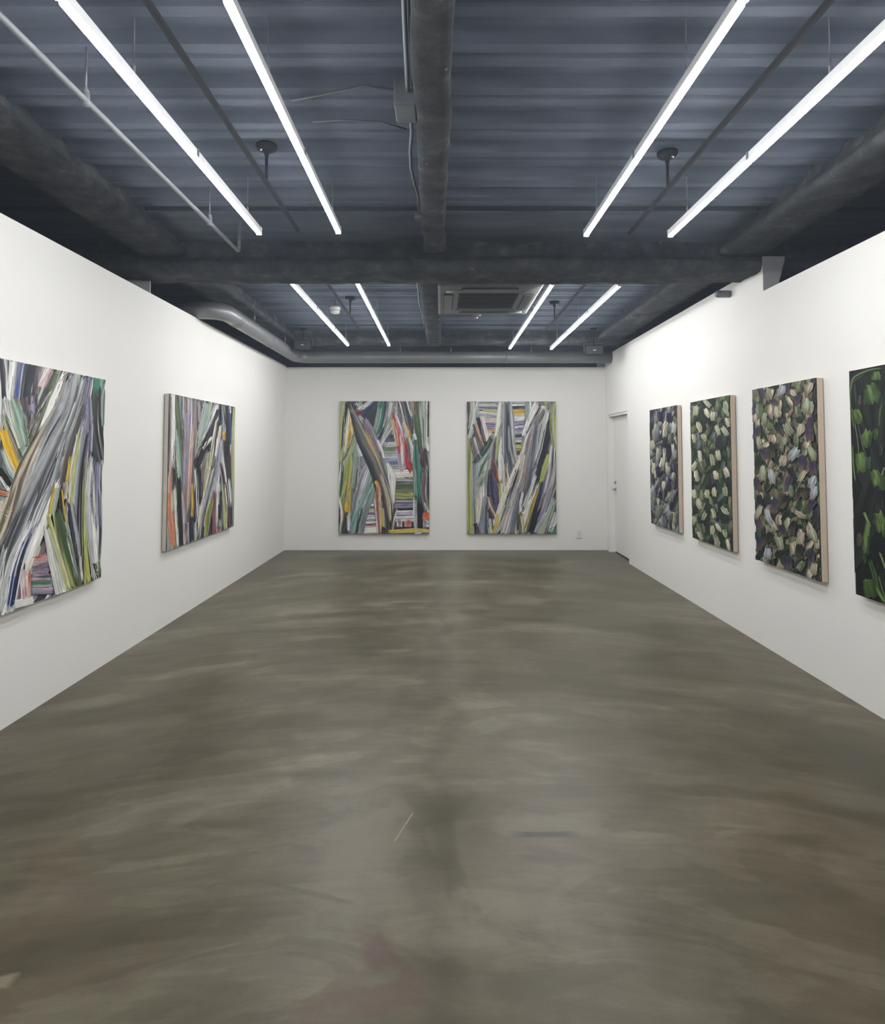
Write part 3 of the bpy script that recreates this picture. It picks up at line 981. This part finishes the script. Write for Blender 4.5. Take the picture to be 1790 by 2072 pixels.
# ---- back wall, right
W, H = 1.300, 1.937
P = Paint(W, H, .035, 5)
fm = homography([(72, 92), (1350, 92), (1350, 2000), (72, 2000)], [(0, 0), (W, 0), (W, H), (0, H)])
P.fill('WLGDTsrVGN', 80, .35, .8, .06, .15, 97)
S(P, fm, '''
95,100 110,300 85,560; 60; KbD
160,95 150,350 120,480; 110; LsWG
230,110 180,380 95,640; 80; WLTs
240,110 540,100; 50; LGL
240,150 530,160; 50; WLG
240,185 520,205; 40; DGW
300,215 530,235; 50; GyY
240,260 530,285; 70; WLG
240,310 520,335; 60; WGW
290,365 510,375; 60; kkW
290,415 510,430; 60; VPk
330,470 500,480; 60; PVD
330,520 490,525; 60; koc
300,575 480,570; 60; WkW
690,105 910,110; 50; GLK
700,145 910,140; 40; LWL
720,180 910,165; 40; DKD
720,220 915,215; 50; bYG
730,270 900,265; 60; YYc
730,315 900,320; 50; LWW
730,360 890,350; 50; LWV
735,410 880,400; 60; PVP
740,465 880,455; 50; VWP
745,515 875,510; 50; PVL
745,560 870,555; 40; LGL
745,595 865,590; 50; KDK
745,635 860,625; 40; GLD
750,670 855,660; 50; TWG
750,705 850,700; 40; gKg
755,745 850,740; 60; yyY
760,795 840,790; 50; KyK
765,845 830,840; 60; bKb
770,900 820,890; 50; LWG
110,650 100,1200 105,2000; 90 130 130; sygys
150,900 165,1400 170,1950; 70; GLDTK
280,320 320,500 350,660; 80; WkWW
190,430 240,620 290,830; 110; bDrD
230,330 290,560 340,720; 60 60 50; KKK
195,420 260,590 315,745; 40 40 20; coW
150,620 190,820 260,960; 110; DrGW
420,560 470,590; 90; NTN
410,620 450,650; 70; eNT
440,640 340,830 190,1010; 110 170 120; NeDTV
400,850 300,1050 220,1320; 130 200 120; LTesG
200,1000 200,1300 190,1480; 90; GVTG
390,950 350,1250 340,1600; 80 120 70; WLGKK
300,1150 240,1330 220,1480; 100; LseG
260,1330 240,1600 215,1880; 60 120 20; LcWc
330,1480 300,1780 310,2000; 130 140 150; LGVDG
200,1850 230,1990; 90; KDG
355,1750 350,1990; 50; KG
490,600 450,850 420,1050; 100; LrGb
470,700 440,1000 410,1400; 60 90 60; rDKD
520,700 510,900 500,1050; 70; GDK
455,950 495,1140 530,1260; 60 110 60; bmob
430,1150 470,1380 500,1650; 60 110 70; NPPu
410,1150 420,1400 460,1580; 50; KNu
385,1480 430,1640 490,1770; 80; bcrb
380,1640 420,1760 480,1800; 60; Kmb
400,1780 430,1980; 100; KLDW
390,1900 410,1990; 50; cW
560,95 530,380 490,590; 90; yWWg
540,500 520,750 500,950; 70; WyGL
645,95 640,400 655,800 725,1180; 150 170 230 110; LNGNDGNL
690,480 710,760 760,980; 90; LGDL
600,100 590,350 585,600; 40; WLL
700,140 735,330 745,700 795,940; 40; WLGL
575,600 560,900 545,1210; 50 90 50; WWLW
610,1000 620,1200 625,1400; 100; LcbW
560,1270 550,1400 555,1540; 60; yyW
860,860 730,1180 600,1480 480,1830; 60 100 90 60; WcWs
800,1080 710,1400 620,1720; 60 130 50; gKKD
910,740 830,1150 700,1520 560,2000; 80 110 110 110; LsLcrk
640,1600 560,1830 500,2000; 90; LbcG
790,1330 690,1680 610,2000; 80 130 130; WLWGL
810,1430 750,1720 690,2000; 60 100 90; VPGN
510,1720 480,1900 450,1990; 70; yYs
1080,120 990,320 890,580; 90 100 60; WWWL
960,100 950,220 945,370; 100; VTiW
1130,175 1030,370 920,560; 40 60 30; KKD
1180,200 1080,400 960,640 900,830; 110 140 110 70; WcrGDs
1100,120 1250,130; 80; DGK
1140,160 1210,200; 50; WL
1220,100 1220,180; 60; YyG
1280,100 1290,230; 60; yGD
1070,430 1010,800 970,1150 920,1370; 100 150 140 70; LrGDVL
1180,500 1110,800 1020,1050; 90; GLDrW
1230,240 1170,540 1110,820 1070,970; 60 70 60 40; WLWW
1270,350 1210,650 1140,950 1080,1280; 90 120 110 90; DNKNe
1240,870 1190,1050 1130,1260; 50 90 50; yyy
1330,130 1310,450 1345,820; 100; ygsyb
960,1230 900,1450 850,1620; 120; rbDr
1060,1050 1000,1130; 50; KL
1050,1180 960,1420 880,1620; 60; WLW
870,1420 840,1560 840,1680; 50; cWL
1080,1300 1010,1530 930,1850; 50; LWc
1010,1480 930,1700 860,1950; 60 110 110; WcWL
1090,1350 1010,1600 900,1930; 50 60 40; ygYY
1150,1280 1060,1620 960,1990; 60 150 110; gKKN
1200,1220 1130,1420 1080,1600; 60; BNK
1290,750 1255,1050 1190,1380; 50; WWL
1310,760 1300,900 1290,1060; 70; PDW
1330,950 1270,1250 1150,1650; 140 210 150; GVrLDr
1290,1350 1210,1600 1100,1800; 90; rVGW
1310,1500 1220,1740 1080,2000; 110 170 150; GLTsG
1320,1580 1250,1800 1190,1990; 60; GNiN
1340,1700 1300,1850 1260,1960; 80; WLW
1250,1960 1360,1940; 90; ett
830,1720 835,1850 850,1990; 100; DbyL
850,1690 870,1740; 50; KW
''')
painting(W, H, .035, (1.014, YB, .242), 0, M['canvas'], P, M['paint'],
         'tall abstract painting with grey and white slashes, right one on the back wall', GA)

# ---- left wall, far
W, H = 1.63, 1.302
P = Paint(W, H, .035, 7)
fm = homography([(150, 103), (922, 258), (902, 1697), (115, 1985)], [(0, 0), (W, 0), (W, H), (0, H)])
P.fill('WLGDTsrVGK', 70, .4, .8, .06, .16, 92, 8)
S(P, fm, '''
160,110 160,500 140,1050; 40; KrDk
165,900 150,1100 140,1300; 50; LkD
165,1050 150,1500 190,1930; 50 75 70; oooc
185,1500 200,1700 210,1940; 40; rob
190,105 190,500 190,960; 60; WWW
240,480 215,900 195,1260; 20 60 40; eKK
255,115 265,350 280,640; 110; GgDGL
300,130 310,400 335,640; 60; DKLD
245,560 260,850 275,1120; 60 100 90; LsTes
255,1080 260,1500 285,1930; 80; eKKK
215,1250 230,1600 250,1940; 40; WcWs
310,1300 330,1600 330,1900; 50; kWrD
395,150 390,700 370,1200 350,1640; 150 190 150 70; GrVcrDV
345,150 350,330; 40; rmr
410,165 400,450; 30; WBL
425,170 430,500 400,900; 40; KLr
410,500 390,1000 370,1450; 40; cok
470,180 470,500 460,800; 60; GrDr
410,1200 415,1400 410,1580; 50; gYb
500,200 510,320 505,430; 60; LGK
600,210 560,450 490,700 470,830; 110 130 90 40; sLTsG
560,220 540,330 510,430; 40; gKL
700,225 620,430 530,640; 60; LBWL
720,300 590,620 470,930; 40 80 90; NKDK
625,720 530,860 465,980; 70 90 70; KKN
645,625 590,690 540,760; 40; WWL
490,980 505,1200 515,1420; 60; NKN
450,1050 470,1300 480,1580; 40; GWKL
585,800 555,1060 540,1300; 60 100 60; rbsr
640,820 620,1000 560,1300; 40; cyL
700,430 670,620 640,780; 40; Wsr
745,680 660,1050 570,1450 500,1830; 60 120 130 100; cLGDNLG
610,1250 540,1560 520,1820; 60; LGK
735,450 690,800 650,1010; 60 50 50; KKN
745,490 720,650 690,840; 45; WWc
775,250 795,480 785,640; 90; DGLKD
830,250 850,550 850,720; 60; KNDB
855,250 860,330; 30; WL
785,560 790,650; 50; oYD
750,680 730,900 700,1120; 70; GViL
800,680 815,900 840,1160; 100 110 70; WGDKm
905,255 890,800 905,1680; 40; ssyG
735,930 700,1130 690,1280; 60; WVLW
745,950 795,1250 840,1700; 40 50 60; LKmK
780,1200 800,1450 800,1720; 60; syyW
690,1270 680,1500 690,1760; 90; rmrWm
655,1480 665,1600 660,1780; 40; mrR
740,1280 735,1600; 50; KKu
720,1180 720,1430; 30; WW
640,1380 590,1600 570,1800; 70; cygy
700,1700 740,1720; 40; mR
855,1140 880,1450; 40; WLD
880,1400 885,1680; 30; KG
420,1580 390,1850; 60; KNK
340,1650 350,1880; 60; kDW
450,1650 450,1860; 60; KLK
540,1700 535,1840; 30; K
''')
painting(W, H, .035, (XL, 5.9375, .636), math.pi / 2, M['canvas'], P, M['paint'],
         'wide abstract painting with black and mauve vertical strokes, farther one on the left wall', 'wide brushstroke paintings on the left wall')

# ---- left wall, near (cut by the frame)
W, H = 1.63, 1.322
P = Paint(W, H, .035, 9)
e0 = W - (4.14 - 3.19)
fm = homography([(0, 85), (768, 245), (738, 1710), (0, 1975)], [(e0, 0), (W, 0), (W, H), (e0, H)])
P.fill('WLGDTsrVGK', 80, .4, .8, .08, .2, 104, 12)
S(P, fm, '''
-20,80 10,380; 60; KNW
60,100 40,420; 60; WWL
110,115 80,390; 80; VGBL
205,135 170,420; 130; DKNDr
255,150 240,350; 40; rbV
180,380 200,680; 150; rDrVD
240,500 200,660; 80; DbW
345,165 285,300; 80; Wkr
385,175 300,430 180,740; 60 80 60; bDgb
345,330 250,480; 40; KDW
480,190 380,400 260,670; 80 70 20; WWW
40,390 90,560 150,760; 110 180 110; LWsTg
20,400 50,540; 30; KL
0,520 70,700 130,850; 40 70 50; sgD
0,620 60,790 115,930; 80 90 60; YYYo
0,780 60,920 105,1000; 60; TLW
-20,920 60,1040; 60; KK
-10,980 60,1090; 30; WW
-20,1090 50,1110; 50; mob
-20,1170 60,1260; 90; Wcs
560,205 490,480 350,800 200,1150 70,1500 -60,1900; 180 220 300 330 300 220; bcGLDGLGD
620,220 560,480 470,750 420,1000; 40 90 100 80; LGDGL
470,480 330,760 230,1010; 60 90 80; LNGL
420,600 290,900 180,1180; 50; WGLG
280,650 150,920 60,1250 -10,1450; 40 80 90 80; gbcbr
420,800 330,1050 230,1330; 70 110 90; GDLG
130,1250 30,1490 -30,1760; 60 90 90; GKDG
400,1020 310,1250 180,1620; 80 130 110; LWWc
240,1300 120,1600 60,1960; 60 130 120; LWLW
280,1480 220,1640 180,1700; 60; WsW
245,1340 140,1560 80,1900; 20 75 70; iBNB
100,1700 75,1890; 50; NBN
30,1500 0,1700 -20,1960; 60; GLW
190,1650 200,1860; 80; WkcR
185,1770 190,1830; 30; R
250,1590 350,1570; 70; Rkr
240,1650 350,1640; 60; PrV
240,1700 370,1700; 50; kuW
240,1750 380,1745; 50; rtk
240,1800 390,1795; 50; kVr
120,1890 250,1860; 60; WWW
655,235 615,500 590,720; 40 60 40; VPGW
725,235 705,370; 90; ttTe
700,330 690,600 735,870; 70 120 80; eDKK
745,330 740,600; 40; eTD
590,470 510,720 440,1020; 60; LbDb
615,560 580,760 560,900; 40; WGL
570,690 540,950 510,1210; 60 80 50; LWysT
515,830 490,1010; 45; YyY
475,1020 480,1140; 60; KcK
650,560 600,850 580,1250 590,1640; 60 70 80 70; VGKKDV
640,400 650,620 650,800; 50; VPL
620,880 605,1300 640,1740; 15 40 50; yyy
660,900 660,1250 700,1700; 50 90 60; WLWs
700,900 690,1120 715,1350; 80; KPVBL
720,1100 730,1350 725,1550; 50; WNL
700,1600 730,1700; 50; Keg
405,1060 370,1250; 60; YyLg
435,1080 450,1220 470,1330; 40; KKY
510,1180 540,1350 575,1560; 60; DuLD
340,1360 410,1600 470,1830; 60 110 120; LWsWL
350,1280 430,1550 500,1790; 40; yyc
410,1240 480,1500 560,1760; 70 120 110; ygege
480,1320 530,1560 560,1690; 40; WTL
570,1560 590,1720; 50; KDW
''')
painting(W, H, .035, (XL, 4.14 - W / 2, .618), math.pi / 2, M['canvas'], P, M['paint'],
         'wide abstract painting with a broad grey diagonal sweep, cut by the left picture edge', 'wide brushstroke paintings on the left wall')

# ---- right wall: four dabbed paintings
def dabs(P, fm_, quad, pal, n, w, l, ang=95, spread=18, fade='n'):
    r = P.r
    back = homography(rect(P.W, P.H), quad) if quad else None
    for _ in range(n):
        x, y = back(r.random() * P.W, r.random() * P.H)
        P.dab(fm_, x, y, w * r.uniform(.7, 1.3), l * r.uniform(.7, 1.3), r.gauss(ang, spread), r.choice(pal), fade=fade)

Hq, Wq, tq = 1.28, .82, .04
def rect(w, h): return [(0, 0), (w, 0), (w, h), (0, h)]

P = Paint(.825, Hq, tq, 21, .00002, 'n')
q = [(90, 298), (413, 235), (432, 1765), (105, 1662)]
fm = homography(q, rect(.825, Hq))
P.fill('nKuDnuj', 60, .2, .5, .08, .16, 90, 20)
dabs(P, fm, q, ['nu', 'uD', 'Kn', 'uV', 'Dz', 'nG', 'uK'], 120, 50, 150)
dabs(P, fm, q, ['aG', 'aD', 'iG', 'zD', 'Gu', 'aL', 'DV', 'cG', 'zn'], 95, 42, 120)
for x, y, w, l, c in ((215, 450, 50, 110, 'aLG'), (180, 560, 90, 190, 'aGD'), (280, 560, 60, 170, 'caG'), (380, 520, 60, 150, 'aLz'), (120, 720, 60, 110, 'aa'),
                      (190, 840, 50, 170, 'aG'), (265, 900, 40, 170, 'caD'), (140, 1000, 40, 120, 'ca'), (170, 1080, 50, 90, 'aL'), (310, 1030, 60, 110, 'aG'),
                      (260, 1210, 50, 100, 'cL'), (340, 1330, 80, 120, 'azG'), (320, 1510, 50, 140, 'LiG'), (390, 1610, 60, 130, 'azD'), (150, 1280, 90, 150, 'aGu'),
                      (255, 1640, 90, 130, 'LGD'), (390, 830, 60, 110, 'iG'), (345, 640, 70, 130, 'zn'), (380, 1100, 50, 100, 'aD'), (205, 1530, 90, 160, 'GzD')):
    P.dab(fm, x, y, w, l, 95, c, fade='D')
for x, y, w, l in ((320, 830, 60, 180), (280, 680, 70, 110), (330, 1200, 50, 150), (200, 1040, 60, 130), (350, 1450, 40, 110), (230, 380, 60, 120), (330, 390, 70, 110)):
    P.dab(fm, x, y, w, l, 92, 'uKu', fade='K')
painting(.825, Hq, tq, (XR, 6.628, .64), -math.pi / 2, M['linen'], P, M['paint_matt'],
         'narrow purple and grey dabbed painting with pale sides, nearest the door', GB)

P = Paint(.815, Hq, tq, 22, .00002, 'n')
q = [(582, 203), (1058, 115), (1085, 1985), (603, 1825)]
fm = homography(q, rect(.815, Hq))
P.fill('nejnKnD', 70, .2, .5, .08, .18, 92, 20)
dabs(P, fm, q, ['ne', 'Kn', 'eg', 'nj', 'ez', 'nD', 'nN'], 120, 80, 150)
dabs(P, fm, q, ['ze', 'gn', 'zj', 'eG'], 40, 60, 130)
for i, (x, y) in enumerate(((650, 300), (790, 215), (860, 370), (1010, 240), (1020, 320), (690, 500), (915, 540), (1000, 550), (1042, 440), (750, 625), (630, 640),
             (700, 850), (845, 890), (925, 840), (660, 1085), (630, 970), (885, 1075), (1015, 1040), (790, 1300), (870, 1275), (1000, 1270), (630, 1300),
             (685, 1420), (745, 1570), (860, 1530), (1000, 1500), (840, 1730), (1000, 1770), (700, 1800), (900, 1880), (625, 1620), (1030, 1900), (920, 1700), (790, 330))):
    P.dab(fm, x, y, P.r.uniform(46, 68), P.r.uniform(90, 128), P.r.gauss(80, 16), P.r.choice(('aca', 'aza', 'caz', 'aas')), fade='z')
painting(.815, Hq, tq, (XR, 5.472, .64), -math.pi / 2, M['linen'], P, M['paint_matt'],
         'narrow dark green painting with scattered cream dabs on the right wall', GB)

P = Paint(.80, Hq, tq, 23, .00002, 'n')
q = [(68, 190), (678, 75), (722, 2002), (100, 1795)]
fm = homography(q, rect(.80, Hq))
P.fill('gzDnbz', 60, .2, .4, .08, .18, 90, 20)
dabs(P, fm, q, ['nD', 'gz', 'zb', 'qz', 'ne', 'gn', 'bq', 'ez', 'qb', 'uD', 'nK'], 300, 66, 130, 95, 22)
dabs(P, fm, q, ['qc', 'zs', 'gz', 'nj', 'Kn', 'qb', 'bz', 'ne'], 150, 50, 105, 95, 28)
for c, l in (('quq', ()), ('uuD', ((170, 210), (280, 290), (510, 290), (105, 370), (635, 520), (620, 600), (115, 600), (190, 790), (550, 880), (660, 930), (420, 1080),
             (125, 1090), (280, 1290), (640, 1290), (135, 1450), (370, 1530), (140, 1650), (640, 1790), (410, 1830), (415, 180))),
             ('qaq', ((620, 170), (320, 400), (530, 570), (140, 690), (370, 860), (550, 1010), (540, 1370), (540, 1600), (460, 1690), (670, 1880), (280, 1480), (130, 1350), (240, 230))),
             ('nKn', ((330, 560), (265, 760), (130, 920), (520, 1170), (380, 1250), (600, 1150), (460, 1500), (530, 1720), (215, 1600))),
             ('iLi', ((350, 200), (470, 800), (260, 1010), (230, 1390), (220, 1740), (655, 1060), (660, 1160))),
             ('Tge', ((520, 400), (150, 390), (540, 1850), (455, 1150))),
             ('zsz', ((630, 360), (195, 470), (430, 560), (645, 790), (180, 980), (340, 1640), (660, 1560), (600, 350)))):
    for x, y in l:
        P.dab(fm, x, y, P.r.uniform(55, 85), P.r.uniform(95, 145), P.r.gauss(88, 22), c, fade='b')
painting(.80, Hq, tq, (XR, 4.29, .645), -math.pi / 2, M['linen'], P, M['paint_matt'],
         'narrow painting of tan, olive and violet dabs with pale sides on the right wall', GB)

P = Paint(.82, Hq, tq, 24, .00005, 'x')
q = [(80, 133), (359, 78), (359, 1990), (130, 1910)]
r0 = 3.573 - 3.31
fm = homography(q, [(0, 0), (r0, 0), (r0, Hq), (0, Hq)])
P.fill('xxnxx', 60, .3, .7, .1, .25, 92, 25)
S(P, fm, '''
90,330 120,200 240,130 340,110; 22; jhj
95,480 110,260 200,170; 14; ej
85,280 100,500 120,640; 12; hj
110,820 120,1000 130,1090; 14; fh
110,500 150,760 160,900; 8; ez
160,640 190,800 230,930; 8; zn
130,260 140,420; 10; De
330,640 340,520 359,450; 22; jfj
180,370 175,450; 30; bx
340,1060 359,1000; 12; hz
200,1350 240,1450; 18; hz
225,1420 210,1540 205,1620; 50; jhf
310,1640 359,1780; 14; zh
240,1700 270,1800 290,1920; 36; fjf
205,1820 260,1850 330,1960; 30; jhj
300,1800 340,1950; 12; hj
''')
for x, y, w, l, a_, c in ((310, 185, 90, 80, 90, 'jhf'), (285, 350, 110, 170, 80, 'fhfj'), (230, 380, 60, 130, 90, 'jf'), (150, 565, 80, 130, 75, 'jhj'), (235, 755, 100, 140, 95, 'fhjf'), (300, 720, 40, 90, 90, 'jf'),
                          (180, 955, 90, 150, 85, 'fhf'), (245, 960, 40, 90, 90, 'De'), (290, 1090, 90, 130, 80, 'jhf'), (340, 1120, 60, 110, 90, 'fj'), (315, 1420, 90, 140, 80, 'jhf'), (350, 1470, 50, 110, 90, 'hf'),
                          (210, 1580, 50, 120, 92, 'jhj'), (205, 1675, 36, 70, 92, 'jx'), (230, 1880, 90, 120, 80, 'jfj'), (160, 1540, 40, 90, 90, 'nb'), (340, 850, 30, 90, 90, 'nD')):
    P.dab(fm, x, y, w, l, a_, c, fade='j')
rr = P.r
for _ in range(26):
    P.dab(None, rr.uniform(r0 + .05, .82), rr.uniform(0.05, 1.25), rr.uniform(.06, .11), rr.uniform(.08, .13), rr.gauss(88, 15), rr.choice(('jhf', 'fhj', 'jf')))
painting(.82, Hq, tq, (XR, 3.573 - .41, .645), -math.pi / 2, M['linen'], P, M['paint_matt'],
         'black painting with bright leaf green dabs, cut by the right picture edge', GB)
